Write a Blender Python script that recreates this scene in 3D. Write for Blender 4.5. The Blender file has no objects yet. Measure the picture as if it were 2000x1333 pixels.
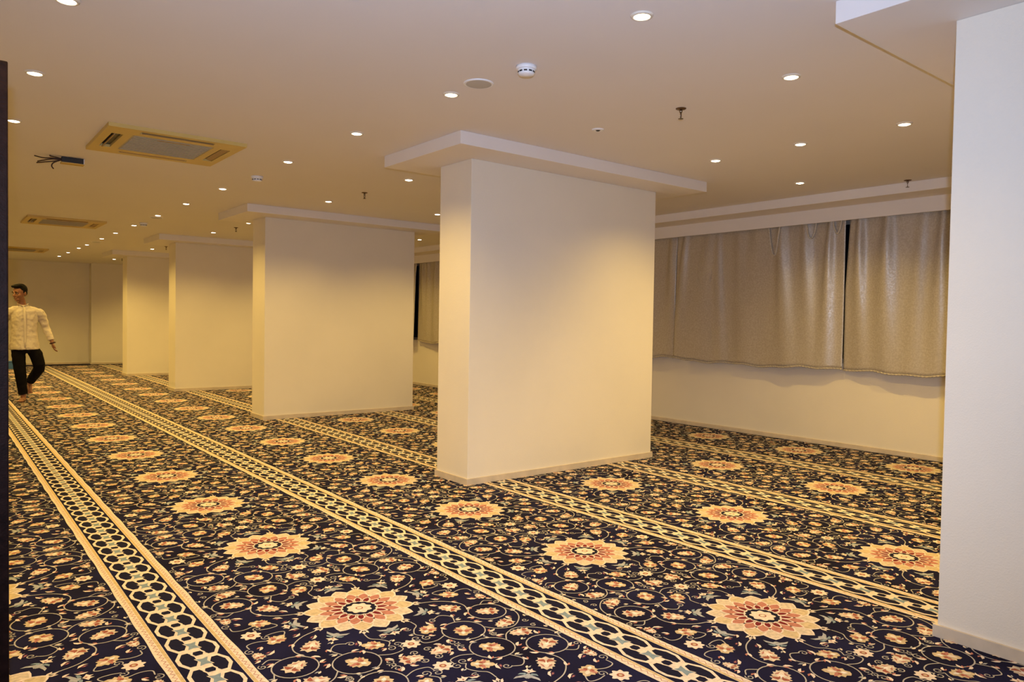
import bpy, bmesh, math, random
from mathutils import Vector, Matrix
random.seed(7)
PI = math.pi
scn = bpy.context.scene
COL = scn.collection

# ------------------------------------------------------------------ camera
CAM_H = 1.34
F_PX, YAW, PITCH, ROLL = 1432.95, 0.6718, -0.0263, 0.0157
cd = bpy.data.cameras.new('camera'); cam = bpy.data.objects.new('camera', cd); COL.objects.link(cam)
cd.sensor_width = 36.0; cd.lens = 36.0 * F_PX / 2000.0; cd.clip_start = 0.02; cd.clip_end = 200
fwd = Vector((math.sin(YAW)*math.cos(PITCH), math.cos(YAW)*math.cos(PITCH), math.sin(PITCH)))
rgt = fwd.cross(Vector((0, 0, 1))).normalized(); upv = rgt.cross(fwd)
r2 = rgt*math.cos(ROLL) + upv*math.sin(ROLL); u2 = upv*math.cos(ROLL) - rgt*math.sin(ROLL)
M = Matrix((r2, u2, -fwd)).transposed().to_4x4(); M.translation = Vector((0, 0, CAM_H))
cam.matrix_world = M
scn.camera = cam

# ------------------------------------------------------------------ view, world
vs = scn.view_settings
vs.view_transform = 'Standard'; vs.look = 'None'; vs.gamma = 1.0; vs.use_curve_mapping = False
vs.exposure = 0.0
w = bpy.data.worlds.new('night'); scn.world = w; w.use_nodes = True
w.node_tree.nodes['Background'].inputs[0].default_value = (0.004, 0.005, 0.008, 1)
w.node_tree.nodes['Background'].inputs[1].default_value = 1.0

# the photographer's flash, just above and behind the lens
FLASH_W = 585.0
fl = bpy.data.lights.new('camera_flash', 'SPOT'); fl.energy = FLASH_W; fl.color = (0.56, 0.67, 0.94)
fl.shadow_soft_size = 0.02; fl.spot_size = math.radians(116); fl.spot_blend = 1.0
flo = bpy.data.objects.new('camera_flash', fl); COL.objects.link(flo)
Mf = M @ Matrix.Rotation(math.radians(8), 4, 'X'); Mf.translation = M.translation + u2*0.13 - fwd*0.06 + r2*0.005
flo.matrix_world = Mf

LAMP_W = 77.0
LAMP_COL = (1.0, 0.655, 0.165)

# ------------------------------------------------------------------ dimensions
ZC = 2.751; ZCAP = 2.653
X0, X1 = 3.433, 5.678          # column faces
D = 0.46; OV = 0.35
XW = 7.94; XL = -0.72; YB = -1.5; YF = 23.05
COLY = [0.85, 4.874, 9.514, 13.945, 18.02]

# ------------------------------------------------------------------ materials
def mat(name, col, rough=0.6, metal=0.0, var=0.0, vscale=6.0, bump=0.0, bscale=80.0, spec=0.5, emit=None, es=0.0, sheen=0.0, col2=None, detail=4.0):
    m = bpy.data.materials.new(name); m.use_nodes = True
    nt = m.node_tree; b = nt.nodes['Principled BSDF']
    b.inputs['Base Color'].default_value = (*col, 1); b.inputs['Roughness'].default_value = rough
    b.inputs['Metallic'].default_value = metal; b.inputs['Specular IOR Level'].default_value = spec
    if sheen: b.inputs['Sheen Weight'].default_value = sheen
    tc = nt.nodes.new('ShaderNodeTexCoord')
    if var or col2:
        n = nt.nodes.new('ShaderNodeTexNoise'); n.inputs['Scale'].default_value = vscale; n.inputs['Detail'].default_value = detail
        nt.links.new(tc.outputs['Object'], n.inputs['Vector'])
        mx = nt.nodes.new('ShaderNodeMix'); mx.data_type = 'RGBA'
        c2 = col2 if col2 else tuple(c*(1-var) for c in col)
        mx.inputs[6].default_value = (*col, 1); mx.inputs[7].default_value = (*c2, 1)
        rp = nt.nodes.new('ShaderNodeMapRange'); rp.inputs[1].default_value = 0.35; rp.inputs[2].default_value = 0.7
        nt.links.new(n.outputs['Fac'], rp.inputs[0]); nt.links.new(rp.outputs[0], mx.inputs[0])
        nt.links.new(mx.outputs[2], b.inputs['Base Color'])
    if bump:
        n2 = nt.nodes.new('ShaderNodeTexNoise'); n2.inputs['Scale'].default_value = bscale; n2.inputs['Detail'].default_value = 3
        nt.links.new(tc.outputs['Object'], n2.inputs['Vector'])
        bp = nt.nodes.new('ShaderNodeBump'); bp.inputs['Strength'].default_value = bump; bp.inputs['Distance'].default_value = 0.004
        nt.links.new(n2.outputs['Fac'], bp.inputs['Height']); nt.links.new(bp.outputs['Normal'], b.inputs['Normal'])
    if emit:
        b.inputs['Emission Color'].default_value = (*emit, 1); b.inputs['Emission Strength'].default_value = es
    return m

M_WALL = mat('wall_paint', (0.80, 0.75, 0.645), 0.75, var=0.05, vscale=1.3, bump=0.25, bscale=160)
M_CEIL = mat('ceiling_paint', (0.77, 0.745, 0.74), 0.8, var=0.03, vscale=0.8, bump=0.08, bscale=120)
M_TRIM = mat('white_trim_paint', (0.80, 0.765, 0.74), 0.6, var=0.03, vscale=3)
M_BASE = mat('baseboard_stone', (0.68, 0.58, 0.45), 0.5, var=0.16, vscale=9)
M_DARKWOOD = mat('dark_wood', (0.015, 0.007, 0.006), 0.5, var=0.5, vscale=30, bump=0.3, bscale=160, spec=0.05)
M_NAVY = mat('navy_pile', (0.010, 0.010, 0.046), 0.95, col2=(0.005, 0.004, 0.016), vscale=3.0, bump=0.6, bscale=500, spec=0.12)
def pile(n, c, v=0.22): return mat(n, c, 0.92, var=v, vscale=55, bump=0.5, bscale=500, spec=0.15)
PILE = {
 'navy': pile('navy_wool', (0.007, 0.007, 0.030)),
 'cream': pile('cream_wool', (0.82, 0.70, 0.57)),
 'gold': pile('gold_wool', (0.68, 0.51, 0.27), 0.3),
 'tan': pile('tan_wool', (0.66, 0.52, 0.33), 0.3),
 'straw': pile('straw_wool', (0.72, 0.60, 0.47), 0.35),
 'salmon': pile('salmon_wool', (0.50, 0.21, 0.16), 0.25),
 'rust': pile('rust_wool', (0.38, 0.115, 0.075), 0.3),
 'red': pile('dark_red_wool', (0.19, 0.020, 0.026), 0.25),
 'pink': pile('pink_cream_wool', (0.82, 0.69, 0.60), 0.2),
 'white': pile('white_wool', (0.86, 0.80, 0.74), 0.1),
 'blue': pile('blue_grey_wool', (0.24, 0.32, 0.38), 0.25),
 'silver': pile('silver_wool', (0.43, 0.44, 0.47), 0.3),
 'vine': pile('vine_wool', (0.46, 0.43, 0.40), 0.15),
 'purple': pile('purple_wool', (0.12, 0.04, 0.085), 0.3),
}
PK = list(PILE)
M_WHITEP = mat('white_plastic', (0.82, 0.83, 0.85), 0.35)
M_BLACK = mat('black_plastic', (0.01, 0.01, 0.012), 0.4)
M_GRILLE = mat('speaker_grille', (0.50, 0.49, 0.46), 0.6, bump=0.4, bscale=400)
M_CHROME = mat('chrome', (0.30, 0.25, 0.20), 0.25, metal=1.0)
M_BRONZE = mat('bronze', (0.16, 0.10, 0.06), 0.35, metal=0.9)
M_ACP = mat('yellowed_plastic', (0.62, 0.47, 0.15), 0.45, var=0.08, vscale=4)
M_ACG = mat('ac_grille', (0.42, 0.38, 0.27), 0.6, var=0.1, vscale=40)
M_ACL = mat('ac_louver', (0.36, 0.24, 0.10), 0.5)
M_BULB = mat('lamp_lens', (1, 1, 1), 0.4, emit=(1.0, 0.86, 0.60), es=14.0)
M_RIM = mat('lamp_rim', (0.72, 0.68, 0.60), 0.35)
M_GLASS = mat('night_glass', (0.006, 0.007, 0.010), 0.06)
M_FRAME = mat('window_frame_paint', (0.30, 0.27, 0.23), 0.5)
M_CORD = mat('cord_gold', (0.60, 0.54, 0.43), 0.45, var=0.3, vscale=60)
M_SKIN = mat('skin', (0.30, 0.135, 0.075), 0.5, var=0.08, vscale=20)
M_HAIR = mat('black_hair', (0.006, 0.005, 0.005), 0.6, bump=0.5, bscale=180, spec=0.15)
M_SHIRT = mat('shirt_cloth', (0.66, 0.58, 0.47), 0.85, var=0.08, vscale=14, bump=0.3, bscale=26)
M_PANTS = mat('black_trousers', (0.007, 0.006, 0.007), 0.85, var=0.3, vscale=10, spec=0.08)
M_EYEW = mat('eye_white', (0.7, 0.66, 0.6), 0.3)
M_BLUE = mat('blue_plastic', (0.06, 0.17, 0.50), 0.4)
M_YEL = mat('yellow_plate', (0.55, 0.38, 0.08), 0.5)
M_WIRE = mat('wire_dark', (0.03, 0.012, 0.010), 0.5)
M_LEAD = mat('watch_red', (0.035, 0.004, 0.005), 0.35)

def curtain_mat():
    m = mat('damask_satin', (0.48, 0.43, 0.37), 0.38, metal=0.35, spec=0.5)
    nt = m.node_tree; b = nt.nodes['Principled BSDF']; tc = nt.nodes['Texture Coordinate']
    mp = nt.nodes.new('ShaderNodeMapping'); mp.inputs['Scale'].default_value = (1, 1, 1)
    nt.links.new(tc.outputs['Object'], mp.inputs[0])
    n = nt.nodes.new('ShaderNodeTexNoise'); n.inputs['Scale'].default_value = 60; n.inputs['Detail'].default_value = 6; n.inputs['Roughness'].default_value = 0.7
    nt.links.new(mp.outputs[0], n.inputs['Vector'])
    r = nt.nodes.new('ShaderNodeMapRange'); r.inputs[1].default_value = 0.42; r.inputs[2].default_value = 0.62
    nt.links.new(n.outputs['Fac'], r.inputs[0])
    mx = nt.nodes.new('ShaderNodeMix'); mx.data_type = 'RGBA'
    mx.inputs[6].default_value = (0.46, 0.415, 0.355, 1); mx.inputs[7].default_value = (0.56, 0.525, 0.475, 1)
    nt.links.new(r.outputs[0], mx.inputs[0]); nt.links.new(mx.outputs[2], b.inputs['Base Color'])
    r2_ = nt.nodes.new('ShaderNodeMapRange'); r2_.inputs[3].default_value = 0.50; r2_.inputs[4].default_value = 0.36
    nt.links.new(r.outputs[0], r2_.inputs[0]); nt.links.new(r2_.outputs[0], b.inputs['Roughness'])
    bp = nt.nodes.new('ShaderNodeBump'); bp.inputs['Strength'].default_value = 0.25; bp.inputs['Distance'].default_value = 0.004
    nt.links.new(n.outputs['Fac'], bp.inputs['Height']); nt.links.new(bp.outputs['Normal'], b.inputs['Normal'])
    return m
M_CURT = curtain_mat()

# ------------------------------------------------------------------ helpers
def link(o, parent=None):
    COL.objects.link(o)
    if parent is not None: o.parent = parent
    return o
def tag(o, label, cat, group=None):
    o['label'] = label; o['category'] = cat
    if group: o['group'] = group
    return o
def struct(o): o['kind'] = 'structure'; return o
def thing(name, label, cat, loc=(0, 0, 0), rotz=0.0, group=None):
    o = bpy.data.objects.new(name, None); o.empty_display_size = 0.1
    link(o); o.location = loc; o.rotation_euler = (0, 0, rotz)
    return tag(o, label, cat, group)
def fin(bm, name, m, parent=None, smooth=False, bevel=0.0, loc=None):
    bmesh.ops.recalc_face_normals(bm, faces=bm.faces)
    if bevel:
        bmesh.ops.bevel(bm, geom=[e for e in bm.edges if e.calc_face_angle(0) > 0.5], offset=bevel, segments=2, affect='EDGES', profile=0.6)
    me = bpy.data.meshes.new(name); bm.to_mesh(me); bm.free()
    for mm in (m if isinstance(m, (list, tuple)) else [m]): me.materials.append(mm)
    if smooth:
        for p in me.polygons: p.use_smooth = True
    o = bpy.data.objects.new(name, me); link(o, parent)
    if loc: o.location = loc
    return o
def box(bm, x0, x1, y0, y1, z0, z1):
    vs_ = [bm.verts.new((x, y, z)) for z in (z0, z1) for y in (y0, y1) for x in (x0, x1)]
    for f in ((0, 2, 3, 1), (4, 5, 7, 6), (0, 1, 5, 4), (2, 6, 7, 3), (0, 4, 6, 2), (1, 3, 7, 5)):
        bm.faces.new([vs_[i] for i in f])
    return bm
def bx(*a): return box(bmesh.new(), *a)
def lathe(bm, prof, seg=24, c=(0, 0, 0), axis=None, cap=True):
    """prof: list of (r, z)"""
    rings = []
    for r, z in prof:
        if r < 1e-6: rings.append([bm.verts.new((c[0], c[1], c[2]+z))])
        else: rings.append([bm.verts.new((c[0]+r*math.cos(2*PI*i/seg), c[1]+r*math.sin(2*PI*i/seg), c[2]+z)) for i in range(seg)])
    for a, b in zip(rings, rings[1:]):
        for i in range(seg):
            j = (i+1) % seg
            if len(a) == 1 and len(b) == 1: continue
            if len(a) == 1: bm.faces.new((a[0], b[i], b[j]))
            elif len(b) == 1: bm.faces.new((a[i], a[j], b[0]))
            else: bm.faces.new((a[i], a[j], b[j], b[i]))
    if cap:
        for rg in (rings[0], rings[-1]):
            if len(rg) > 2:
                try: bm.faces.new(rg)
                except ValueError: pass
    return bm
def tube(bm, pts, rad, seg=8, flat=1.0, caps=True):
    """tube through pts; rad float or list; elliptic via list of (rx, ry)"""
    pts = [Vector(p) for p in pts]; n = len(pts)
    rings = []; ref = None
    for i, p in enumerate(pts):
        t = (pts[min(i+1, n-1)] - pts[max(i-1, 0)]).normalized()
        if ref is None:
            ref = Vector((1, 0, 0)) if abs(t.x) < 0.8 else Vector((0, 1, 0))
        a = (ref - t*ref.dot(t)).normalized(); b = t.cross(a); ref = a
        r = rad[i] if isinstance(rad, (list, tuple)) else rad
        ra, rb = r if isinstance(r, (list, tuple)) else (r, r*flat)
        rings.append([bm.verts.new(p + a*ra*math.cos(2*PI*k/seg) + b*rb*math.sin(2*PI*k/seg)) for k in range(seg)])
    for r0, r1_ in zip(rings, rings[1:]):
        for k in range(seg):
            bm.faces.new((r0[k], r0[(k+1) % seg], r1_[(k+1) % seg], r1_[k]))
    if caps: bm.faces.new(rings[0][::-1]); bm.faces.new(rings[-1])
    return bm
def cr(pts, n=8):
    """Catmull-Rom"""
    P = [Vector(p) for p in pts]; P = [P[0]*2-P[1]] + P + [P[-1]*2-P[-2]]
    out = []
    for i in range(1, len(P)-2):
        for k in range(n):
            t = k/n
            out.append(0.5*((2*P[i]) + (P[i+1]-P[i-1])*t + (2*P[i-1]-5*P[i]+4*P[i+1]-P[i+2])*t*t + (3*P[i]-P[i-1]-3*P[i+1]+P[i+2])*t**3))
    out.append(P[-2]); return out

# ------------------------------------------------------------------ floor with its woven pattern
floor = struct(fin(bx(XL, XW, YB, YF, -0.12, 0.0), 'floor', M_NAVY))

class Pat:
    """flat woven shapes: polygons in 2-D, stacked by layer"""
    def __init__(s): s.v = []; s.f = []; s.mi = []; s.T = [(1, 1)]
    def poly(s, pts, colr, layer):
        for sx, sy in s.T:
            q = [(x*sx, y*sy) for x, y in pts]
            ar = sum(q[i][0]*q[(i+1) % len(q)][1]-q[(i+1) % len(q)][0]*q[i][1] for i in range(len(q)))
            if ar < 0: q = q[::-1]
            b = len(s.v); z = 0.0006 + layer*0.00035
            s.v += [(x, y, z) for x, y in q]; s.f.append(tuple(range(b, b+len(q)))); s.mi.append(PK.index(colr))
    def stroke(s, pts, wd, colr, layer, taper=False):
        P = [Vector((p[0], p[1])) for p in pts]; n = len(P); L = []; R = []
        for i in range(n):
            t = (P[min(i+1, n-1)]-P[max(i-1, 0)])
            t = t.normalized() if t.length > 1e-9 else Vector((1, 0))
            k = wd*0.5*((1-0.75*i/(n-1)) if taper else 1.0)
            nn = Vector((-t.y, t.x))*k; L.append(P[i]+nn); R.append(P[i]-nn)
        for i in range(n-1):
            s.poly([tuple(R[i]), tuple(R[i+1]), tuple(L[i+1]), tuple(L[i])], colr, layer)
    def build(s, name):
        me = bpy.data.meshes.new(name); me.from_pydata(s.v, [], s.f)
        for k in PK: me.materials.append(PILE[k])
        me.polygons.foreach_set('material_index', s.mi); me.update(); return me
D2 = [(1, 1), (-1, 1), (1, -1), (-1, -1)]
def rot2(pts, a, c=(0, 0)):
    ca, sa = math.cos(a), math.sin(a)
    return [(c[0]+x*ca-y*sa, c[1]+x*sa+y*ca) for x, y in pts]
def petal(r0, r1, hw, a, blunt=0.0):
    """petal outline along +x rotated by a"""
    L = r1-r0
    side = [(0.0, 0.35), (0.3, 0.86), (0.55, 1.0), (0.75, 0.82), (0.9, 0.42)]
    pts = [(r0+L*u, hw*h) for u, h in side] + [(r1, 0)] + [(r0+L*u, -hw*h) for u, h in side[::-1]]
    return rot2(pts, a)

def medallion_mesh():
    P = Pat(); n = 16; da = 2*PI/n
    for k in range(0, n, 2):      # little trefoil finials on every second tip
        a = (k+1)*da
        for off, l, hw in ((0, 0.048, 0.010), (0.55, 0.040, 0.009), (-0.55, 0.040, 0.009)):
            b = 0.243
            pts = rot2([(0, 0.004), (l*0.5, hw), (l, 0), (l*0.5, -hw), (0, -0.004)], off)
            P.poly(rot2([(b+x, y) for x, y in pts], a), 'pink', 1)
    for k in range(n):
        a = k*da; P.poly(petal(0.10, 0.256, 0.051, a), 'pink', 2+(k % 2))
    for k in range(n):
        a = k*da; P.poly(petal(0.11, 0.246, 0.0435, a), 'tan' if k % 2 else 'straw', 2.5+(k % 2)*1.0)
    for k in range(n):
        a = (k+0.5)*da; P.poly(petal(0.07, 0.192, 0.0325, a), 'pink', 4.6)
    for k in range(n):
        a = (k+0.5)*da; P.poly(petal(0.09, 0.183, 0.0235, a), 'salmon', 5.2)
    for k in range(n):
        a = k*da; P.poly(petal(0.05, 0.139, 0.0205, a), 'pink', 6)
    for k in range(n):
        a = k*da; P.poly(petal(0.070, 0.130, 0.0130, a), 'red', 6.6)
    def lob(r, am, m, cnt): return [((r+am*math.cos(m*t))*math.cos(t), (r+am*math.cos(m*t))*math.sin(t)) for t in [2*PI*i/cnt for i in range(cnt)]]
    P.poly(lob(0.083, 0.002, 16, 64), 'pink', 7.2)
    P.poly(lob(0.076, 0.0035, 16, 64), 'navy', 7.8)
    P.poly(lob(0.054, 0.006, 8, 48), 'pink', 8.4)
    P.poly(lob(0.017, 0.0, 8, 20), 'rust', 9)
    P.poly(lob(0.012, 0.0, 8, 16), 'cream', 9.6)
    return P.build('medallion')

def flower(P, c, a, s=1.0, kind=0):
    """serrated palmette blossom about 11 cm long"""
    if kind == 0:   # butterfly-shaped, rust wings at one end
        out = [(-.056, .0), (-.044, .012), (-.047, .022), (-.030, .022), (-.026, .034), (-.012, .028), (.0, .038), (.010, .030), (.020, .042), (.030, .030), (.046, .034), (.042, .016), (.058, .0)]
        out = out + [(x, -y) for x, y in out[-2:0:-1]]
        P.poly(rot2([(x*s, y*s) for x, y in out], a, c), 'straw', 3)
        inn = [(-.040, .0), (-.022, .016), (-.004, .020), (.006, .012), (.006, -.012), (-.004, -.020), (-.022, -.016)]
        P.poly(rot2([(x*s, y*s) for x, y in inn], a, c), 'cream', 3.6)
        for sg in (1, -1):
            wing = [(.000, .004), (.012, .010), (.018, .036), (.030, .026), (.034, .010), (.022, .003)]
            P.poly(rot2([(x*s, y*sg*s) for x, y in wing], a, c), 'rust', 4.2)
            wing = [(-.036, .006), (-.018, .022), (-.008, .024), (-.014, .012)]
            P.poly(rot2([(x*s, y*sg*s) for x, y in wing], a, c), 'salmon', 4.2)
        P.poly(rot2([(-.016*s, 0), (-.004*s, .009*s), (.012*s, 0), (-.004*s, -.009*s)], a, c), 'white', 4.8)
    else:           # crown-shaped with bow
        out = [(-.050, .0), (-.040, .014), (-.026, .018), (-.024, .034), (-.006, .030), (.004, .044), (.014, .031), (.028, .036), (.034, .020), (.050, .016), (.054, .0)]
        out = out + [(x, -y) for x, y in out[-2:0:-1]]
        P.poly(rot2([(x*s, y*s) for x, y in out], a, c), 'tan', 3)
        for sg in (1, -1):
            bow = [(.002, .0), (-.006, .012), (-.012, .040), (.002, .034), (.012, .014)]
            P.poly(rot2([(x*s, y*sg*s) for x, y in bow], a, c), 'salmon', 3.6)
            bow = [(.006, .004), (.004, .020), (.016, .024), (.020, .010)]
            P.poly(rot2([(x*s, y*sg*s) for x, y in bow], a, c), 'rust', 4.2)
        P.poly(rot2([(-.034*s, 0), (-.020*s, .011*s), (.000*s, .006*s), (.004*s, 0), (.000, -.006*s), (-.020*s, -.011*s)], a, c), 'cream', 4.8)
        P.poly(rot2([(.014*s, 0), (.026*s, .010*s), (.042*s, 0), (.026*s, -.010*s)], a, c), 'white', 4.8)
def rosette(P, c, r=0.036):
    P.poly([(c[0]+r*(1+.16*math.cos(8*t))*math.cos(t), c[1]+r*(1+.16*math.cos(8*t))*math.sin(t)) for t in [2*PI*i/40 for i in range(40)]], 'pink', 3)
    P.poly([(c[0]+r*.40*math.cos(t), c[1]+r*.40*math.sin(t)) for t in [2*PI*i/14 for i in range(14)]], 'rust', 3.6)
    P.poly([(c[0]+r*.2*math.cos(t), c[1]+r*.2*math.sin(t)) for t in [2*PI*i/10 for i in range(10)]], 'tan', 4.2)
def lily(P, c, a, s=1.0):
    """silvery lily opening outwards along +x"""
    for sg in (1, -1):
        P.poly(rot2([(x*s, y*sg*s) for x, y in [(-.022, .002), (-.012, .014), (-.020, .036), (-.030, .052), (-.010, .044), (.004, .022), (.012, .004)]], a, c), 'silver', 3)
        P.poly(rot2([(x*s, y*sg*s) for x, y in [(.002, .004), (.010, .020), (.006, .040), (.020, .032), (.024, .012)]], a, c), 'blue', 3.6)
        P.poly(rot2([(x*s, y*sg*s) for x, y in [(.026, .004), (.034, .016), (.040, .028), (.048, .014), (.062, .010), (.048, .002)]], a, c), 'pink', 3.6)
    P.poly(rot2([(x*s, y*s) for x, y in [(-.020, 0), (-.006, .011), (.020, .006), (.020, -.006), (-.006, -.011)]], a, c), 'silver', 4.2)
    P.poly(rot2([(x*s, y*s) for x, y in [(.022, 0), (.034, .009), (.052, 0), (.034, -.009)]], a, c), 'pink', 4.2)
    P.poly(rot2([(x*s, y*s) for x, y in [(.030, 0), (.036, .005), (.042, 0), (.036, -.005)]], a, c), 'rust', 4.8)
def leafpair(P, c, a, s=1.0, k=0):
    if k == 0:
        P.poly(rot2([(x*s, y*s) for x, y in [(0, 0), (.010, .012), (.026, .014), (.040, .006), (.026, .002), (.012, -.003)]], a, c), 'pink', 3)
        P.poly(rot2([(x*s, y*s) for x, y in [(0, -.001), (.012, -.014), (.028, -.012), (.018, -.004)]], a, c), 'salmon', 2.6)
    elif k == 1:    # crescent with a plum lining
        P.poly(rot2([(x*s, y*s) for x, y in [(0, 0), (.012, .020), (.032, .026), (.050, .016), (.034, .016), (.020, .008)]], a, c), 'pink', 3)
        P.poly(rot2([(x*s, y*s) for x, y in [(.010, .0), (.020, .006), (.036, .012), (.044, .002), (.028, -.006)]], a, c), 'purple', 2.6)
        P.poly(rot2([(x*s, y*s) for x, y in [(.020, .001), (.030, .006), (.036, .002), (.028, -.002)]], a, c), 'salmon', 3.2)
    else:
        P.poly(rot2([(x*s, y*s) for x, y in [(0, 0), (.008, .007), (.020, .008), (.030, .0), (.018, -.005)]], a, c), 'cream', 3)
        P.poly(rot2([(x*s, y*s) for x, y in [(.004, -.004), (.012, -.016), (.030, -.020), (.020, -.008)]], a, c), 'silver', 2.6)
def curl(P, c, a, r=0.022, d=1, w=0.0045):
    pts = []
    for i in range(22):
        t = i/21; ang = a + d*t*2.4*PI; rr = r*(1-0.8*t)
        pts.append((c[0]+rr*math.cos(ang), c[1]+rr*math.sin(ang)))
    P.stroke(pts, w, 'vine', 1.6)
def ring(P, c, r, a0, a1, w=0.0054):
    n = 26
    P.stroke([(c[0]+r*math.cos(a0+(a1-a0)*i/n), c[1]+r*math.sin(a0+(a1-a0)*i/n)) for i in range(n+1)], w, 'vine', 1.2)
def vine(P, pts, w=0.0054):
    P.stroke([(p[0], p[1]) for p in cr([(x, y, 0) for x, y in pts], 6)], w, 'vine', 1.4)

PX, PY = 1.4465, 1.1715
def field_mesh():
    P = Pat(); P.T = D2
    for i in range(1):
        ring(P, (.252, .482), .094, 0, 2*PI); ring(P, (.458, .375), .088, 0, 2*PI)
    flower(P, (.252, .482), 2.2, 1.05, 1); flower(P, (.458, .375), 0.5, 1.0, 0)
    flower(P, (.337, .243), 0.9, 1.0, 0); flower(P, (.135, .383), 2.5, 0.95, 1)
    flower(P, (.440, .528), -0.3, 0.95, 0); flower(P, (.425, .098), 0.6, 0.95, 1)
    flower(P, (.540, .205), 1.7, 0.62, 0)
    vine(P, [(.240, .105), (.330, .135), (.392, .19), (.412, .25), (.392, .318)])
    vine(P, [(.545, .385), (.562, .45), (.530, .52), (.455, .575), (.385, .555), (.343, .505)])
    vine(P, [(.160, .475), (.105, .50), (.052, .49), (.045, .452)], .005)
    vine(P, [(.112, .270), (.112, .32), (.082, .352), (.062, .395), (.085, .43)], .005)
    vine(P, [(.270, .388), (.290, .33), (.255, .29), (.215, .305)], .005)
    vine(P, [(.440, .100), (.500, .075), (.545, .085), (.548, .125)], .005)
    vine(P, [(.395, .09), (.372, .040), (.410, .028), (.452, .036)], .005)
    vine(P, [(.480, .288), (.520, .262), (.555, .285)], .005)
    curl(P, (.045, .432), 1.2, .022, 1); curl(P, (.085, .452), -1.6, .022, -1)
    curl(P, (.555, .150), -1.6, .022, 1); curl(P, (.455, .052), -1.0, .020, 1); curl(P, (.560, .305), -1.2, .018, 1)
    curl(P, (.200, .318), -0.5, .020, -1); curl(P, (.335, .578), 0.3, .018, 1); curl(P, (.150, .555), 0.5, .022, 1)
    curl(P, (.030, .545), 0.0, .018, -1); curl(P, (.060, .330), 0.8, .018, 1); curl(P, (.535, .555), 0.5, .016, 1)
    for c, a, s, k in (((.342, .430), .6, 1, 0), ((.330, .560), -.4, 1, 0), ((.515, .300), .4, 1, 0), ((.548, .430), .2, 1, 2),
                       ((.375, .330), 2.2, 1, 0), ((.185, .400), 1.0, .9, 0), ((.282, .372), .2, 1, 2), ((.470, .190), .2, 1, 1),
                       ((.165, .310), .9, 1, 1), ((.070, .315), 2.4, .9, 1), ((.355, .045), 2.6, .9, 1), ((.325, .095), .2, .9, 1),
                       ((.280, .150), .5, .9, 1), ((.390, .180), .9, .9, 0), ((.150, .520), 2.0, 1, 0), ((.200, .570), .2, .9, 2),
                       ((.490, .470), 1.2, 1, 0), ((.370, .400), 3.4, .9, 0), ((.300, .565), 2.8, .8, 2), ((.100, .440), .3, .8, 0),
                       ((.500, .130), .8, .9, 0), ((.425, .290), 2.6, .9, 0), ((.230, .385), 3.0, .9, 0), ((.035, .385), .8, .8, 2),
                       ((.300, .310), 1.5, .8, 0), ((.545, .245), .3, .8, 0), ((.395, .465), .8, .8, 2), ((.250, .255), .9, .8, 2),
                       ((.100, .545), 3.6, .9, 0), ((.570, .500), 1.8, .8, 2), ((.270, .050), .4, .8, 0)):
        leafpair(P, c, a, s, k)
    lily(P, (.212, .205), math.atan2(.205, .212), 1.0)
    P.T = [(1, 1), (1, -1)]
    lily(P, (0, .292), PI/2, 1.0); rosette(P, (0, .466), .036)
    P.T = [(1, 1), (-1, 1)]
    lily(P, (.305, 0), 0, 1.0); rosette(P, (.500, 0), .038)
    flower(P, (.068, PY/2), 0.15, 0.95, 0)
    curl(P, (.150, PY/2), 0.0, .016, 1)
    return P.build('floral_field')

def band_mesh():
    """one repeat (PY long) of the lattice border, centred on x=0"""
    P = Pat(); n = 7; q = PY/n
    y0 = -PY/2
    for sg in (1, -1):
        m = 42                       # wavy cream guard strips
        edge = [(sg*(.1425+.0022*math.sin(2*PI*3*i/m+sg)), y0+PY*i/m) for i in range(m+1)]
        inner = [(sg*.0985, y0+PY*i/m) for i in range(m+1)]
        for i in range(m):
            P.poly([edge[i], edge[i+1], inner[i+1], inner[i]], 'cream', 1)
            P.poly([(sg*.113, edge[i][1]), (sg*.113, edge[i+1][1]), (sg*.1005, edge[i+1][1]), (sg*.1005, edge[i][1])], 'gold', 1.6)
        k = 70                       # zig-zag stitching
        zz = [(sg*(.131 if i % 2 else .117), y0+PY*i/k) for i in range(k+1)]
        P.stroke(zz, .0036, 'salmon', 2)
    for j in range(n):
        yc = y0 + q*(j+0.5)
        P.poly([(-.034, yc-q/2), (.034, yc-q/2), (.034, yc+q/2), (-.034, yc+q/2)], 'cream', 1)
        for sg in (1, -1):
            c = yc + sg*q*0.25*(-1)
            o = [(.089, .026), (.062, .0835), (.0, .0835), (.0, -.0835), (.062, -.0835), (.089, -.026)]
            P.poly([(sg*x, c+y) for x, y in o], 'cream', 1.5)
            i_ = [(.0745, .022), (.056, .0655), (.034, .0655), (.0195, .030), (.0195, -.030), (.034, -.0655), (.056, -.0655), (.0745, -.022)]
            P.poly([(sg*x, c+y) for x, y in i_], 'navy', 2.2)
        st = [(.027, .036), (.011, .010), (.027, -.036), (0, -.024), (-.027, -.036), (-.011, -.010), (-.011, .010), (-.027, .036), (0, .024)]
        st = [(.021, .034), (.011, .0), (.021, -.034), (0, -.026), (-.021, -.034), (-.011, .0), (-.021, .034), (0, .026)]
        P.poly([(x*1.35, yc+y*1.12) for x, y in st], 'cream', 2.8)
        P.poly([(x*1.1, yc+y*1.0) for x, y in st], 'blue', 3.4)
        hx = [(.018, .0), (.012, .017), (-.012, .017), (-.018, .0), (-.012, -.017), (.012, -.017)]
        P.poly([(x*1.55, yc+q/2+y*1.5) for x, y in hx], 'cream', 2.8)
        P.poly([(x*1.12, yc+q/2+y*1.15) for x, y in hx], 'navy', 3.4)
    return P.build('border_band')

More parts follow.
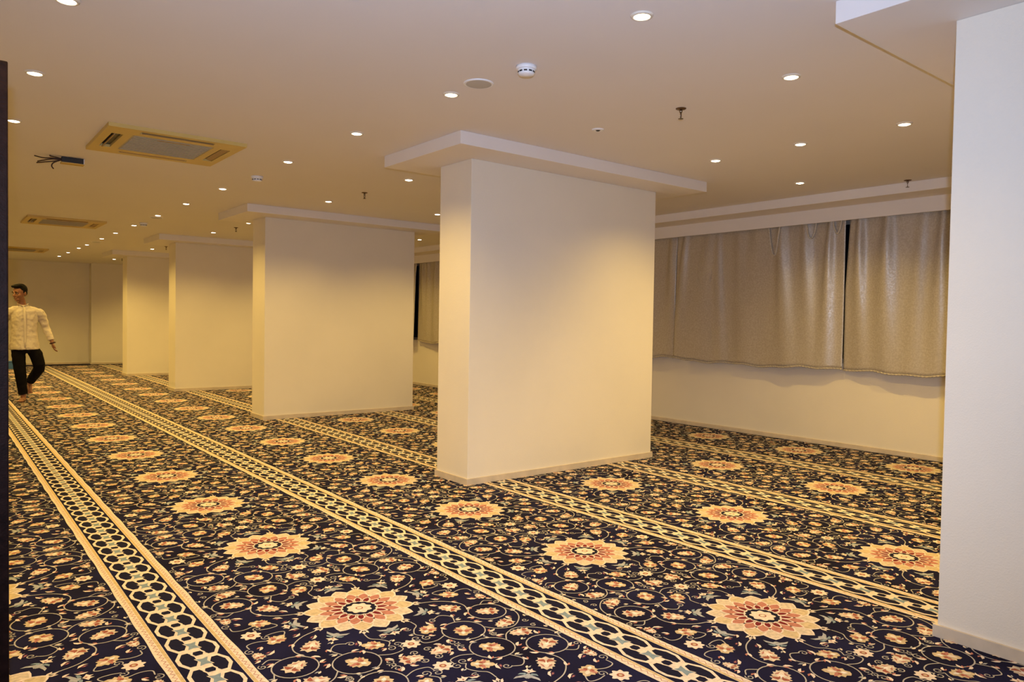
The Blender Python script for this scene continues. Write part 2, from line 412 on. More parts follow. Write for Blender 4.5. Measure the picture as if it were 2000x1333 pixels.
me_med, me_fld, me_band = medallion_mesh(), field_mesh(), band_mesh()
MX0, MY0 = 1.555, 3.06
for i in range(-1, 5):
    xm = MX0 + PX*i
    for j in range(-2, 18):
        ym = MY0 + PY*j
        if ym > YF-0.5: continue
        if i == -1 and ym > 9: continue
        for nm, me in (('medallion', me_med), ('floral_field', me_fld)):
            o = bpy.data.objects.new(nm, me); link(o, floor); o.location = (xm, ym, 0)
for i in range(-1, 5):
    xb = 0.832 + PX*i
    for j in range(-2, 18):
        ym = MY0 + PY*j
        if ym > YF-0.5 or (i == -1 and ym > 6): continue
        o = bpy.data.objects.new('border_band', me_band); link(o, floor); o.location = (xb, ym+0.045, 0)

# ------------------------------------------------------------------ room shell
ceiling = struct(fin(bx(XL, XW+0.2, YB, YF+0.2, ZC, ZC+0.15), 'ceiling', M_CEIL))
struct(fin(bx(XL-0.15, XL, YB, YF, 0, ZC), 'wall_left', M_WALL))
struct(fin(bx(XL-0.15, XW+0.2, YB-0.15, YB, 0, ZC), 'wall_back', M_WALL))
wf = bmesh.new(); box(wf, XL-0.15, XW+0.2, YF, YF+0.15, 0, ZC); 
struct(fin(wf, 'wall_far', M_WALL))
struct(fin(bx(3.455, 5.70, 22.72, YF, 0, ZC), 'trim_3', M_WALL))
struct(fin(bx(3.44, 5.715, 22.705, 22.72, 0, 0.05), 'baseboard_pier', M_BASE))
# window wall: dado, lintel, piers between the windows
wr = bmesh.new()
WZ0, WZ1 = 0.93, 2.53
box(wr, XW, XW+0.2, YB, YF, 0, WZ0); box(wr, XW, XW+0.2, YB, YF, WZ1, ZC)
WIN = [(1.2, 3.3), (3.55, 6.2), (6.6, 10.7), (11.2, 15.2), (15.7, 19.2), (19.7, 22.6)]
prev = YB
for a, b in WIN + [(YF, YF)]:
    if a > prev: box(wr, XW, XW+0.2, prev, a, WZ0, WZ1)
    prev = b
struct(fin(wr, 'wall_right', M_WALL))
for k, (a, b) in enumerate(WIN[:4]):
    f = bmesh.new(); t = 0.05
    box(f, XW+0.06, XW+0.12, a, b, WZ0, WZ0+t); box(f, XW+0.06, XW+0.12, a, b, WZ1-t, WZ1)
    box(f, XW+0.06, XW+0.12, a, a+t, WZ0+t, WZ1-t); box(f, XW+0.06, XW+0.12, b-t, b, WZ0+t, WZ1-t)
    mid = (a+b)/2; box(f, XW+0.06, XW+0.12, mid-t/2, mid+t/2, WZ0+t, WZ1-t)
    wo = struct(fin(f, 'window_%d' % (k+1), M_FRAME))
    for (p0, p1) in ((a+t, mid-t/2), (mid+t/2, b-t)):
        fin(bx(XW+0.085, XW+0.095, p0, p1, WZ0+t, WZ1-t), 'pane', M_GLASS, wo)
# bulkhead and curtain pelmet along the windows
struct(fin(bx(7.42, XW, YB, YF, ZCAP, ZC), 'trim_1', M_TRIM, bevel=0.003))
struct(fin(bx(7.80, 7.82, YB, YF, 2.502, ZCAP), 'trim_2', M_TRIM))
def skirting(name, x0, x1, y0, y1):
    b = bmesh.new(); box(b, x0, x1, y0, y1, 0, 0.052)
    return struct(fin(b, name, M_BASE, bevel=0.004))
skirting('baseboard_right', XW-0.015, XW, YB, YF)
skirting('baseboard_far', XL, 3.44, YF-0.015, YF)
skirting('baseboard_left', XL, XL+0.015, YB, YF)

# ------------------------------------------------------------------ columns
CLAB = ['near white rectangular column cut off by the right edge of the photo',
        'large cream rectangular column standing alone in the middle of the hall',
        'cream rectangular column second along the row, behind the middle column',
        'cream rectangular column third along the row, half hidden by the second',
        'narrow-looking yellow-lit column farthest along the row before the end wall']
for k, y in enumerate(COLY):
    c = thing('column', CLAB[k], 'column', ((X0+X1)/2, y+D/2, 0), 0, 'rectangular columns in a row')
    hx, hy = (X1-X0)/2, D/2
    fin(bx(-hx, hx, -hy, hy, 0, ZCAP), 'shaft', M_WALL, c, bevel=0.004)
    fin(bx(-hx-OV, hx+OV, -hy-OV, hy+OV, ZCAP, ZC), 'capital', M_TRIM, c, bevel=0.003)['label'] = 'flat white slab around the column top'
    b = bmesh.new(); t = 0.014
    for (a0, a1, b0, b1) in ((-hx-t, hx+t, -hy-t, -hy), (-hx-t, hx+t, hy, hy+t), (-hx-t, -hx, -hy, hy), (hx, hx+t, -hy, hy)):
        box(b, a0, a1, b0, b1, 0, 0.052)
    fin(b, 'baseboard', M_BASE, c)['label'] = 'beige skirting around the column foot'

# ------------------------------------------------------------------ door leaf at the left edge
door = struct(bpy.data.objects.new('door_1', None)); link(door); door.location = (-0.715, 2.66, 0)
fin(bx(0, 0.902, 0, 0.045, 0.012, 2.09), 'leaf', M_DARKWOOD, door, bevel=0.004)
for (a, b) in ((0.15, 0.95), (1.1, 1.95)):
    fr = bmesh.new(); x0_, x1_ = 0.14, 0.76; e = 0.03
    box(fr, x0_, x1_, -0.010, 0, a, a+e); box(fr, x0_, x1_, -0.010, 0, b-e, b)
    box(fr, x0_, x0_+e, -0.010, 0, a+e, b-e); box(fr, x1_-e, x1_, -0.010, 0, a+e, b-e)
    fin(fr, 'moulding', M_DARKWOOD, door)

# ------------------------------------------------------------------ downlights
def mesh_of(bm, name, m, smooth=True):
    me = bpy.data.meshes.new(name); bmesh.ops.recalc_face_normals(bm, faces=bm.faces); bm.to_mesh(me); bm.free(); me.materials.append(m)
    for p in me.polygons: p.use_smooth = smooth
    return me
me_rim = mesh_of(lathe(bmesh.new(), [(0.037, -0.001), (0.039, -0.009), (0.050, -0.006), (0.053, 0.0)], 24, cap=False), 'rim', M_RIM)
me_lens = mesh_of(lathe(bmesh.new(), [(0.037, -0.004), (0.028, -0.010), (0.014, -0.0135), (0.0, -0.0145)], 20, cap=False), 'lens', M_BULB)
ORD = ['first', 'second', 'third', 'fourth', 'fifth', 'sixth', 'seventh', 'eighth', 'ninth', 'tenth', 'eleventh', 'twelfth', 'thirteenth', 'fourteenth', 'fifteenth']
ROWS = [
 (0.49, 'in the row along the left wall', [2.30, 3.858, 5.133, 6.49, 8.31, 9.74, 11.15, 12.63, 14.04, 15.4, 16.8, 18.0, 19.3, 20.6, 21.9]),  # last lamp is unseen, added to brighten the far wall
 (2.56, 'in the long row left of the columns', [2.302, 3.855, 5.129, 6.47, 8.315, 9.739, 11.149, 12.631, 14.038, 15.261, 16.821, 17.8, 19.246, 20.612]),
 (3.82, 'in the row above the column faces', [2.307, 6.454, 8.301, 11.02, 12.69, 15.6, 16.765, 20.576]),
 (5.28, 'in the row above the column ends', [2.324, 3.097, 3.878, 8.269, 12.7, 16.8, 20.6, 21.8]),  # final entry is an extra hidden lamp, added for more light on the end wall
 (6.70, 'in the row beside the windows', [2.3, 3.924, 8.3, 11.056, 12.7, 15.6, 16.8, 20.6]),
]
lamp = bpy.data.lights.new('lamp_beam', 'SPOT'); lamp.energy = LAMP_W; lamp.color = LAMP_COL
lamp.spot_size = math.radians(138); lamp.spot_blend = 0.85; lamp.shadow_soft_size = 0.035
for x, where, ys in ROWS:
    for k, y in enumerate(ys):
        if 2 < x < 4: x_ = x - (y-2.3)*(0.0055 if x < 3 else 0.0105)
        else: x_ = x
        t = thing('downlight', 'glowing recessed ceiling downlight, %s from the camera %s' % (ORD[k], where), 'downlight', (x_, y, ZC), 0, 'recessed ceiling downlights')
        for nm, me in (('rim', me_rim), ('lens', me_lens)):
            link(bpy.data.objects.new(nm, me), t)
        lo = bpy.data.objects.new('lamp_beam', lamp); link(lo, t); lo.location = (0, 0, -0.055)

# ------------------------------------------------------------------ ceiling fittings
def smoke_detector(loc, label, s=1.0):
    t = thing('smoke_detector', label, 'smoke detector', loc, 0, 'smoke detectors')
    fin(lathe(bmesh.new(), [(0.058*s, 0), (0.058*s, -0.016), (0.052*s, -0.020)], 28), 'base', M_WHITEP, t, True)
    fin(lathe(bmesh.new(), [(0.050*s, -0.020), (0.049*s, -0.026), (0.044*s, -0.028), (0.044*s, -0.036), (0.048*s, -0.038), (0.040*s, -0.048), (0.0, -0.052)], 28), 'head', M_WHITEP, t, True)
    for k in range(10):
        a = 2*PI*k/10 + 0.16
        b = bmesh.new(); box(b, 0.042*s, 0.0465*s, -0.009*s, 0.009*s, -0.0355, -0.0285)
        bmesh.ops.rotate(b, verts=b.verts, cent=(0, 0, 0), matrix=Matrix.Rotation(a, 3, 'Z'))
        fin(b, 'vent_slot', M_BLACK, t)
smoke_detector((2.59, 3.168, ZC), 'white round smoke detector with dark vent slots beside the flat ceiling speaker')
smoke_detector((2.574, 7.372, ZC), 'small white smoke detector on the ceiling beyond the near air conditioner')
smoke_detector((2.56, 12.25, ZC), 'tiny smoke detector far down the ceiling beside the long lamp row')
def speaker(loc, label):
    t = thing('ceiling_speaker', label, 'speaker', loc, 0, 'round ceiling speakers')
    fin(lathe(bmesh.new(), [(0.090, 0), (0.090, -0.004), (0.084, -0.007), (0.076, -0.006)], 36, cap=False), 'ring', M_WHITEP, t, True)
    fin(lathe(bmesh.new(), [(0.077, -0.005), (0.04, -0.0075), (0.0, -0.008)], 36, cap=False), 'grille', M_GRILLE, t, True)
speaker((2.561, 3.576, ZC), 'flat round white ceiling speaker between a downlight and the smoke detector')
speaker((2.56, 11.45, ZC), 'flat round ceiling speaker far back beyond the near air conditioner')
speaker((2.53, 16.1, ZC), 'farthest flat round ceiling speaker near the end wall')
def sprinkler(loc, label):
    t = thing('fire_sprinkler', label, 'sprinkler', loc, 0.4, 'pendant fire sprinklers')
    fin(lathe(bmesh.new(), [(0.034, 0), (0.033, -0.004), (0.022, -0.008), (0.010, -0.009)], 24), 'escutcheon', M_BRONZE, t, True)
    fin(lathe(bmesh.new(), [(0.009, -0.008), (0.011, -0.018), (0.008, -0.028), (0.005, -0.030)], 14), 'body', M_CHROME, t, True)
    for s in (-1, 1):
        fin(tube(bmesh.new(), [(s*0.007, 0, -0.026), (s*0.013, 0, -0.040), (s*0.009, 0, -0.056), (s*0.002, 0, -0.064)], 0.0028, 6), 'frame_arm', M_CHROME, t, True)
    fin(tube(bmesh.new(), [(0, 0, -0.028), (0, 0, -0.060)], 0.0025, 6), 'bulb', M_LEAD, t, True)
    fin(lathe(bmesh.new(), [(0.005, -0.062), (0.017, -0.066), (0.017, -0.068), (0.0, -0.069)], 18), 'deflector', M_CHROME, t, True)
for loc, lb in (((3.854, 3.111, ZC), 'nearest pendant fire sprinkler hanging from the ceiling in front of the middle column'),
                ((3.80, 7.455, ZC), 'pendant fire sprinkler above the gap between the first two columns'),
                ((7.322, 3.177, ZC), 'pendant fire sprinkler close to the curtain bulkhead by the right column'),
                ((3.78, 11.755, ZC), 'pendant fire sprinkler above the gap beside the second column'),
                ((3.76, 16.0, ZC), 'small pendant fire sprinkler above the gap beside the third column'),
                ((3.72, 20.1, ZC), 'tiny pendant fire sprinkler farthest back near the end wall')):
    sprinkler(loc, lb)
t = thing('flush_sensor', 'small flat white ceiling disc with a dark centre before the middle column', 'sensor', (3.824, 3.841, ZC))
fin(lathe(bmesh.new(), [(0.046, 0), (0.044, -0.006), (0.026, -0.010), (0.018, -0.006)], 28, cap=False), 'plate', M_WHITEP, t, True)
fin(lathe(bmesh.new(), [(0.019, -0.005), (0.010, -0.012), (0.0, -0.013)], 20, cap=False), 'eye', M_BLACK, t, True)

# cassette air conditioners
def cassette(loc, label):
    t = thing('air_conditioner', label, 'air conditioner', loc, 0, 'ceiling cassette air conditioners')
    h = 0.50; dz = -0.028
    b = bmesh.new()      # panel frame: four borders around the openings
    rects = [(-h, h, -h, -0.44), (-h, h, 0.44, h), (-h, -0.44, -0.44, 0.44), (0.44, h, -0.44, 0.44)]
    for sx in (-1, 1):
        for sy in (-1, 1):
            for (p0, p1, q0, q1) in ((0.30, 0.44, 0.27, 0.44), (0.27, 0.30, 0.30, 0.44)):
                rects.append((min(sx*p0, sx*p1), max(sx*p0, sx*p1), min(sy*q0, sy*q1), max(sy*q0, sy*q1)))
        rects.append((-0.27, 0.27, min(sx*0.30, sx*0.385), max(sx*0.30, sx*0.385)))
        rects.append((min(sx*0.30, sx*0.36), max(sx*0.30, sx*0.36), -0.27, 0.27))
    for (x0_, x1_, y0_, y1_) in rects:
        box(b, x0_, x1_, y0_, y1_, dz, 0.0)
    fin(b, 'panel', M_ACP, t)
    fin(bx(-0.44, 0.44, -0.44, 0.44, -0.006, 0.0), 'cavity', M_BLACK, t)
    g = bmesh.new(); box(g, -0.30, 0.30, -0.30, 0.30, dz+0.002, dz+0.008)
    gr = fin(g, 'intake_grille', M_ACG, t)
    for k in range(13):
        y = -0.276 + k*0.046
        fin(bx(-0.285, 0.285, y-0.007, y+0.007, dz-0.003, dz+0.003), 'slat', M_ACG, gr)
    fin(bx(-0.12, 0.12, -0.27, -0.255, dz-0.006, dz), 'latch_bar', M_ACL, t)
    for k in range(4):   # louvres: the left one open, others nearly shut
        a = k*PI/2
        bb = bmesh.new(); box(bb, -0.26, 0.26, -0.022, 0.022, -0.004, 0.004)
        tilt = 0.35 if k not in (0, 3) else 1.1
        bmesh.ops.rotate(bb, verts=bb.verts, cent=(0, 0, 0), matrix=Matrix.Rotation(tilt, 3, 'X'))
        bmesh.ops.translate(bb, verts=bb.verts, vec=(0, -0.411, dz+0.012))
        bmesh.ops.rotate(bb, verts=bb.verts, cent=(0, 0, 0), matrix=Matrix.Rotation(a, 3, 'Z'))
        fin(bb, 'louvre', M_ACL, t)
cassette((1.53, 6.55, ZC), 'yellowed square cassette air conditioner nearest in the ceiling over the aisle')
cassette((1.60, 12.95, ZC), 'yellowed cassette air conditioner second along the ceiling over the aisle')
cassette((1.53, 19.1, ZC), 'farthest cassette air conditioner low at the left edge of the ceiling')

# dangling junction box
t = thing('junction_box', 'small black and yellow box with loose wires hanging under the ceiling', 'junction box', (1.015, 7.66, ZC))
fin(bx(-0.085, 0.085, -0.02, 0.03, -0.050, -0.004), 'body', M_BLACK, t, bevel=0.003)
fin(bx(-0.088, 0.092, -0.022, 0.06, -0.058, -0.050), 'cover_plate', M_YEL, t)
fin(bx(0.086, 0.092, -0.02, 0.03, -0.050, -0.004), 'end_clip', M_WHITEP, t)
fin(bx(-0.03, 0.03, -0.01, 0.02, -0.004, 0.0), 'bracket', M_WIRE, t)
for pts in ([(-.08, 0, -.03), (-.15, 0, -.025), (-.22, -.01, -.035), (-.29, -.02, -.028)], [(-.08, 0, -.03), (-.16, .01, -.034), (-.22, .03, -.050), (-.26, .05, -.062)],
            [(-.08, -.01, -.034), (-.15, -.01, -.055), (-.21, 0, -.068), (-.27, .02, -.080)], [(-.08, 0, -.03), (-.14, .02, -.060), (-.155, .03, -.090), (-.14, .03, -.115)],
            [(-.08, .01, -.02), (-.13, .01, -.012), (-.165, .0, -.010), (-.175, .0, -.004)]):
    fin(tube(bmesh.new(), cr(pts, 5), 0.0055, 6), 'wire', M_WIRE, t, True)

# ------------------------------------------------------------------ curtains
def curtain(y0, y1, label, seed, loops=(), zb=0.885, sag=0.02, e0=0.0, e1=0.0):
    rnd = random.Random(seed)
    t = thing('curtain', label, 'curtain', (7.872, y0, 0), 0, 'grey damask window curtains')
    ny = max(60, int((y1-y0)*60)); nz = 44; W = y1-y0; zt = 2.60
    nf = max(3, int(W/0.27)); fc = [W*(i+0.5+rnd.uniform(-.35, .35))/nf for i in range(nf)]
    fa = [rnd.uniform(0.02, 0.075) for _ in fc]; fw = [rnd.uniform(0.03, 0.085) for _ in fc]; fd = [rnd.uniform(-0.14, 0.14) for _ in fc]
    fs = [rnd.choice((0, 0, 1)) for _ in fc]      # some gathers fade out downwards, some run through
    ph = [rnd.uniform(0, 6.28) for _ in range(4)]
    def surf(u, v):      # u along y 0..W, v 0 top ..1 bottom
        x = 0.012
        lim = 0.042 + 0.10*min(1.0, max(0.0, (v-0.05)/0.25))      # behind the pelmet at the top, freer below
        for c, a, wd, dd, ss in zip(fc, fa, fw, fd, fs):
            cc = c + dd*v; ww = wd*(1+(1.3 if ss else 2.2)*v)
            x -= a*math.exp(-((u-cc)/ww)**2)*((0.9-0.2*v) if ss else (1.0-0.6*v))*(0.45+0.55*min(1, v*5))
        x += 0.012*math.sin(u*5.1+ph[0]+v*1.5) + 0.006*math.sin(u*13+ph[1]-2*v)*(1-v)
        x -= 0.022*v*(1+math.sin(u*3.3+ph[2]))
        x = max(-lim, min(0.050, x))
        edge = min(u, W-u)
        y = u + 0.006*math.sin(v*5+ph[3])*min(1, edge/0.2) 
        y += (e0 if u < W/2 else e1)*math.exp(-edge/0.2)*min(1.0, v/0.5)
        zbot = zb + sag*math.sin(PI*u/W)*-1 + 0.010*math.sin(u*7+ph[1]) + 0.006*math.sin(u*17+ph[2])
        return x, y, zt + (zbot-zt)*v
    b = bmesh.new(); G = [[b.verts.new(surf(W*i/ny, j/nz)) for i in range(ny+1)] for j in range(nz+1)]
    for j in range(nz):
        for i in range(ny): b.faces.new((G[j][i], G[j][i+1], G[j+1][i+1], G[j+1][i]))
    o = fin(b, 'cloth', M_CURT, t, True)
    md = o.modifiers.new('thick', 'SOLIDIFY'); md.thickness = 0.003; md.offset = 0
    pts = [Vector(surf(W*i/160, 1.0)) + Vector((-0.003, 0, 0)) for i in range(161)]
    for s in (0, PI):    # twisted cord hem
        tw = [p + Vector((0.005*math.cos(i*1.3+s), 0, 0.005*math.sin(i*1.3+s))) for i, p in enumerate(pts)]
        fin(tube(bmesh.new(), tw, 0.0055, 5), 'hem_cord', M_CORD, t, True)
    for (uc, hw, dep) in loops:
        lp = []
        for i in range(25):
            s = -1 + 2*i/24; u = uc + hw*s
            z = 2.545 - dep*(1-abs(s)**2.2); x = surf(u, (zt-z)/(zt-zb))[0]-0.010
            lp.append((x, u, z))
        fin(tube(bmesh.new(), lp, 0.012, 7), 'trim_loop', M_CORD, t, True)
    return t
curtain(1.55, 4.005, 'grey damask curtain with corded hem next to the right column', 11, (), 0.862, 0.0, 0.0, 0.045)
curtain(4.055, 6.36, 'wide grey damask curtain with drooping trim loops beside the dark slit', 5, ((0.09, 0.05, 0.17), (0.40, 0.055, 0.20), (0.85, 0.085, 0.37)), 0.885, 0.03)
curtain(6.375, 8.75, 'grey damask curtain partly hidden behind the middle column', 21, (), 0.89)
curtain(8.82, 10.9, 'grey damask curtain wholly behind the middle column', 31, (), 0.90)
curtain(10.96, 13.02, 'far grey curtain seen in the gap between the two front columns', 43, (), 0.91)
curtain(13.08, 15.2, 'far grey curtain edge beside the second column', 57, (), 0.91)

# ------------------------------------------------------------------ blue box on the carpet far left
t = thing('storage_box', 'small blue plastic box on the carpet behind the walking man', 'box', (1.60, 21.6, 0.003), 0.1)
b = bmesh.new()
box(b, -0.2, 0.15, -0.15, 0.15, 0, 0.012)
for a in ((-0.2, -0.19, -0.15, 0.15), (0.14, 0.15, -0.15, 0.15), (-0.19, 0.14, -0.15, -0.14), (-0.19, 0.14, 0.14, 0.15)): box(b, *a, 0.012, 0.17)
fin(b, 'tub', M_BLUE, t)
fin(bx(-0.21, 0.16, -0.16, 0.16, 0.17, 0.19), 'lid', M_BLUE, t, bevel=0.006)

# ------------------------------------------------------------------ walking man
def remesh(bm, name, m, parent, vox, smooth=4, disp=0.0):
    bmesh.ops.recalc_face_normals(bm, faces=bm.faces)
    me = bpy.data.meshes.new('tmp'); bm.to_mesh(me); bm.free()
    o = bpy.data.objects.new('tmp', me); link(o)
    r = o.modifiers.new('r', 'REMESH'); r.mode = 'VOXEL'; r.voxel_size = vox
    s = o.modifiers.new('s', 'SMOOTH'); s.iterations = smooth; s.factor = 0.5
    if disp:
        tx = bpy.data.textures.new('wrinkle', 'CLOUDS'); tx.noise_scale = 0.055
        d = o.modifiers.new('d', 'DISPLACE'); d.texture = tx; d.strength = disp; d.mid_level = 0.5
    dg = bpy.context.evaluated_depsgraph_get()
    me2 = bpy.data.meshes.new_from_object(o.evaluated_get(dg)); bpy.data.objects.remove(o)
    me2.name = name; me2.materials.clear(); me2.materials.append(m)
    for p in me2.polygons: p.use_smooth = True
    return link(bpy.data.objects.new(name, me2), parent)
def ball(bm, c, r, seg=16):
    r = r if isinstance(r, (list, tuple)) else (r, r, r)
    mm = Matrix.Translation(c) @ Matrix.Diagonal((r[0], r[1], r[2], 1))
    bmesh.ops.create_uvsphere(bm, u_segments=seg, v_segments=max(8, seg//2), radius=1.0, matrix=mm)
man = thing('person', 'man in cream shirt and black trousers walking barefoot, looking to his right', 'person', (1.135, 13.40, 0.004))
# joints, local frame: x = photo right, y = away from the camera, z up
HIPR, KNER, ANKR = Vector((-.085, .00, .90)), Vector((-.055, -.05, .49)), Vector((-.010, -.02, .085))
HIPL, KNEL, ANKL = Vector((.110, .00, .90)), Vector((.205, -.03, .515)), Vector((.105, .34, .27))
SHL, ELL, WRL = Vector((.212, .01, 1.372)), Vector((.290, .05, 1.13)), Vector((.368, -.01, .905))
SHR, ELR, WRR = Vector((-.200, .01, 1.378)), Vector((-.275, .06, 1.15)), Vector((-.290, -.06, .93))
HEADC = Vector((-.055, -.03, 1.655)); NECK = Vector((-.015, .01, 1.455))
b = bmesh.new()
# torso and limbs
tube(b, [(0, .0, .86), (0, 0, 1.0), (.005, .0, 1.15), (.005, .005, 1.30), (.0, .01, 1.37), (-.01, .01, 1.43)], [(.130, .09), (.125, .085), (.130, .09), (.145, .095), (.125, .08), (.06, .058)], 20)
tube(b, [NECK-Vector((0, 0, .03)), NECK+Vector((-.015, -.005, .06)), HEADC-Vector((0, -.01, .06))], [.062, .056, .055], 14)
for A, B, C in ((SHL, ELL, WRL), (SHR, ELR, WRR)):
    tube(b, [Vector((A.x*0.6, .01, A.z-.045)), A+Vector((0, 0, -.04)), (A+B)/2, B, (B+C)/2, C], [.045, .046, .042, .036, .033, .026], 12)
for A, B, C in ((HIPR, KNER, ANKR), (HIPL, KNEL, ANKL)):
    tube(b, [A, (A+B)/2, B, B+(C-B)*.3, (B+C)/2, C], [.075, .064, .046, .046, .042, .036], 14)
# feet
def foot(bm, ank, d, lift=0.0):
    d = Vector(d).normalized(); s = Vector((-d.y, d.x, 0)).normalized(); dn = d.cross(s) if d.cross(s).z < 0 else s.cross(d)
    tube(bm, [ank+Vector((0, 0, .02)), ank+dn*.03, ank+dn*.055-d*.01], [.037, .036, .03], 12)
    base = ank+dn*.055
    tube(bm, [base-d*.055, base-d*.02, base+d*.06, base+d*.12, base+d*.155], [.026, .033, .034, .034, .022], 12)
    for k in range(5):
        o_ = s*(k-2)*.0165; L = (.030, .030, .027, .024, .020)[k]
        p0 = base+d*.148+o_+dn*.008
        tube(bm, [p0, p0+d*L*.6, p0+d*L], [.0100 if k else .013, .0095 if k else .0125, .006], 8); ball(bm, p0+d*L, .0075, 8)
foot(b, ANKR, (-.30, -1, 0)); foot(b, ANKL, (-.05, -.55, -.80))
# hands: palm, four fingers of unequal length, thumb from the side of the palm
def hand(bm, wr, d, side):
    d = Vector(d).normalized(); s = Vector((0, -1, 0)); s = (s-d*s.dot(d)).normalized(); n = d.cross(s)*side   # s: towards thumb side
    tube(bm, [wr-d*.01, wr+d*.03, wr+d*.085], [(.022, .026), (.018, .036), (.014, .040)], 12)
    for k, L in enumerate((.072, .080, .074, .058)):
        p0 = wr+d*.080+s*(.028-.0185*k)
        tube(bm, [p0, p0+d*L*.45-n*.010, p0+d*L*.75-n*.026, p0+d*L*.93-n*.046], [.0092, .0088, .008, .0065], 8)
        ball(bm, p0+d*L*.93-n*.046, .0068, 8)
    p0 = wr+d*.022+s*.026
    tube(bm, [p0, p0+d*.028+s*.020-n*.008, p0+d*.058+s*.026-n*.018, p0+d*.080+s*.024-n*.026], [.013, .0115, .0105, .008], 8)
    ball(bm, p0+d*.080+s*.024-n*.026, .008, 8)
hand(b, WRL, (.14, -.06, -1), 1); hand(b, WRR, (-.05, -.1, -1), -1)
# head, turned towards photo left and a little down
hm = Matrix.Translation(HEADC) @ Matrix.Rotation(math.radians(-48), 4, 'Z') @ Matrix.Rotation(math.radians(8), 4, 'X')
def hp(x, y, z): return hm @ Vector((x, y, z))
def hball(bm, c, r, seg=16):
    mm = hm @ Matrix.Translation(c) @ Matrix.Diagonal((r[0], r[1], r[2], 1))
    bmesh.ops.create_uvsphere(bm, u_segments=seg, v_segments=max(8, seg//2), radius=1.0, matrix=mm)
hball(b, (0, .012, .030), (.076, .096, .098), 24)          # cranium
hball(b, (0, -.022, -.030), (.064, .072, .078), 20)        # face
hball(b, (0, -.048, -.090), (.040, .040, .030), 16)        # jaw and chin
hball(b, (0, -.084, -.102), (.018, .014, .014), 12)
for s in (-1, 1):
    hball(b, (s*.044, -.056, -.030), (.024, .026, .024), 12)     # cheekbones
    hball(b, (s*.030, -.084, .018), (.026, .012, .009), 12)      # brows
    hball(b, (s*.078, .020, -.014), (.010, .020, .032), 12)      # ears
tube(b, [hp(0, -.086, .008), hp(0, -.102, -.018), hp(0, -.112, -.036)], [.010, .013, .016], 10)
hball(b, (0, -.100, -.042), (.019, .014, .010), 12)
hball(b, (0, -.092, -.066), (.025, .012, .007), 12); hball(b, (0, -.090, -.079), (.022, .012, .008), 12)
body = remesh(b, 'body', M_SKIN, man, 0.0055, 3)
for s in (-1, 1):
    e = bmesh.new(); hball(e, (s*.030, -.0840, .000), (.013, .008, .006), 12); fin(e, 'eye', M_EYEW, man, True)
    e = bmesh.new(); hball(e, (s*.030+.001, -.0885, .000), (.006, .0045, .0058), 10); fin(e, 'iris', M_HAIR, man, True)
    e = bmesh.new(); tube(e, [hp(s*.012, -.100, .020), hp(s*.032, -.100, .027), hp(s*.052, -.088, .020)], [.004, .005, .003], 6); fin(e, 'eyebrow', M_HAIR, man, True)
e = bmesh.new(); tube(e, [hp(-.022, -.0965, -.073), hp(0, -.1035, -.072), hp(.022, -.0965, -.073)], [.002, .0028, .002], 6); fin(e, 'mouth_line', M_LEAD, man, True)
# hair: short sides, fuller swept top
b = bmesh.new()
hball(b, (0, .026, .048), (.082, .098, .094), 20); hball(b, (.005, -.028, .108), (.066, .072, .034), 16); hball(b, (0, .060, .000), (.066, .056, .060), 16)
hball(b, (-.012, -.080, .108), (.044, .026, .022), 12)
for s in (-1, 1): hball(b, (s*.070, .010, .022), (.012, .022, .036), 10)
hr = remesh(b, 'hair', M_HAIR, man, 0.006, 2, 0.006)
# cut the hair away from the face plane by keeping only what lies behind it
mi = hm.inverted(); hb = bmesh.new(); hb.from_mesh(hr.data)
kill = [v for v in hb.verts if (lambda q: q.y < -0.045 and q.z < 0.072)(mi @ v.co)]
bmesh.ops.delete(hb, geom=kill, context='VERTS'); hb.to_mesh(hr.data); hb.free()
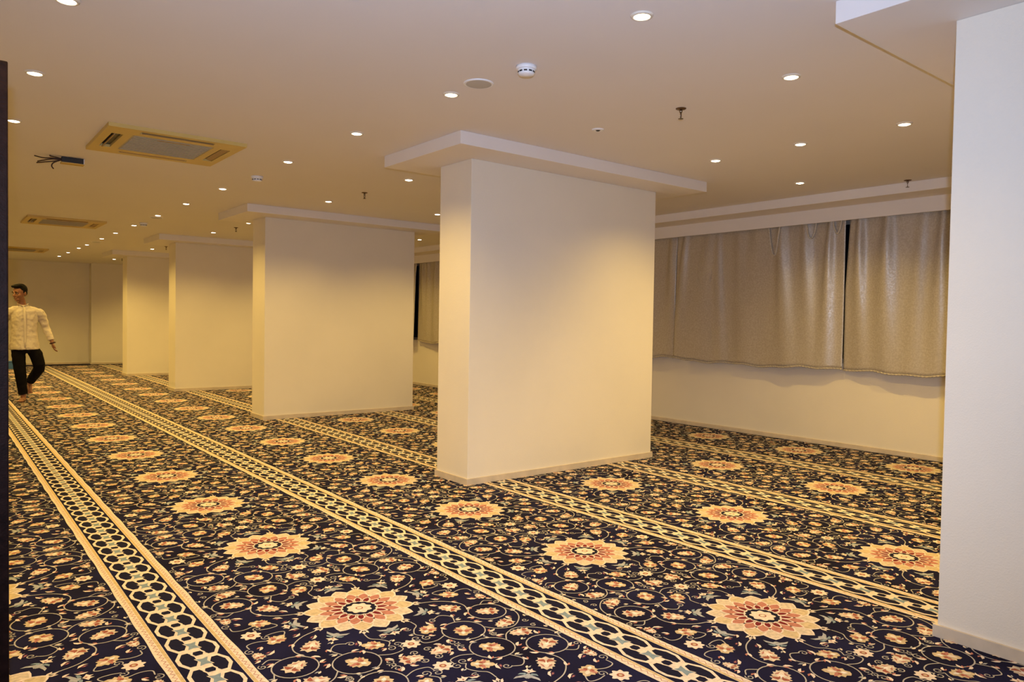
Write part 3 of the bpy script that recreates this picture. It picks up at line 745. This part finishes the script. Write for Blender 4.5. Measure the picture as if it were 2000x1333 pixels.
# shirt
b = bmesh.new()
tube(b, [(.005, .0, .795), (.005, .0, .86), (.005, 0, .98), (.005, .0, 1.12), (.005, .005, 1.28), (.005, .01, 1.37), (-.01, .01, 1.435), (-.012, .008, 1.475)],
     [(.204, .150), (.196, .144), (.174, .126), (.166, .120), (.182, .124), (.172, .112), (.088, .080), (.064, .066)], 28)
for A, B, C in ((SHL, ELL, WRL), (SHR, ELR, WRR)):
    tube(b, [Vector((A.x*.10, .012, A.z+.050)), Vector((A.x*.55, .010, A.z+.012)), A+Vector((0, 0, -.026)), A+(B-A)*.3, (A+B)/2, B, (B+C)/2, B+(C-B)*.86], [.050, .066, .072, .066, .060, .053, .049, .045], 16)
shirt = remesh(b, 'shirt', M_SHIRT, man, 0.008, 3, 0.020)
for s in (-1, 1):        # collar leaves
    e = bmesh.new()
    tube(e, [(-.012+s*.012, -.066, 1.452), (-.012+s*.055, -.040, 1.478), (-.012+s*.066, .03, 1.488)], [(.006, .020), (.006, .018), (.006, .014)], 8)
    fin(e, 'collar', M_SHIRT, man, True)
e = bmesh.new()          # button placket
tube(e, [(0.0, -.066, 1.44), (.0, -.128, 1.34), (.004, -.136, 1.20), (.006, -.130, 1.05), (.006, -.137, .92), (.006, -.146, .81)], [(.016, .005)]*6, 8)
fin(e, 'placket', M_SHIRT, man, True)
# trousers
b = bmesh.new()
tube(b, [(.010, 0, .74), (.010, 0, .82), (.010, 0, .92), (.008, 0, .97)], [(.150, .105), (.162, .116), (.155, .110), (.145, .100)], 26)
for A, B, C in ((HIPR, KNER, ANKR), (HIPL, KNEL, ANKL)):
    e_ = B+(C-B)*.93
    tube(b, [A+Vector((-A.x*.15, 0, -.07)), (A+B)/2, B+(A-B)*.12, B+(C-B)*.10, (B+C)/2, e_], [.088, .092, .082, .079, .070, .062], 18)
remesh(b, 'trousers', M_PANTS, man, 0.009, 3, 0.012)
# wristwatch
t_ = (WRL-ELL).normalized(); c_ = WRL + t_*0.012
rg = [c_ + (Vector((.92, 0, .32))*math.cos(a) + Vector((0, 1, 0))*math.sin(a))*.031 for a in [2*PI*i/16 for i in range(17)]]
wt = fin(tube(bmesh.new(), rg, .0125, 8), 'wristwatch', M_LEAD, man, True)
fin(lathe(bmesh.new(), [(.017, 0), (.017, .006), (.0, .008)], 16, c=(c_.x+.028, c_.y-.012, c_.z)), 'watch_case', M_BLACK, wt, True)
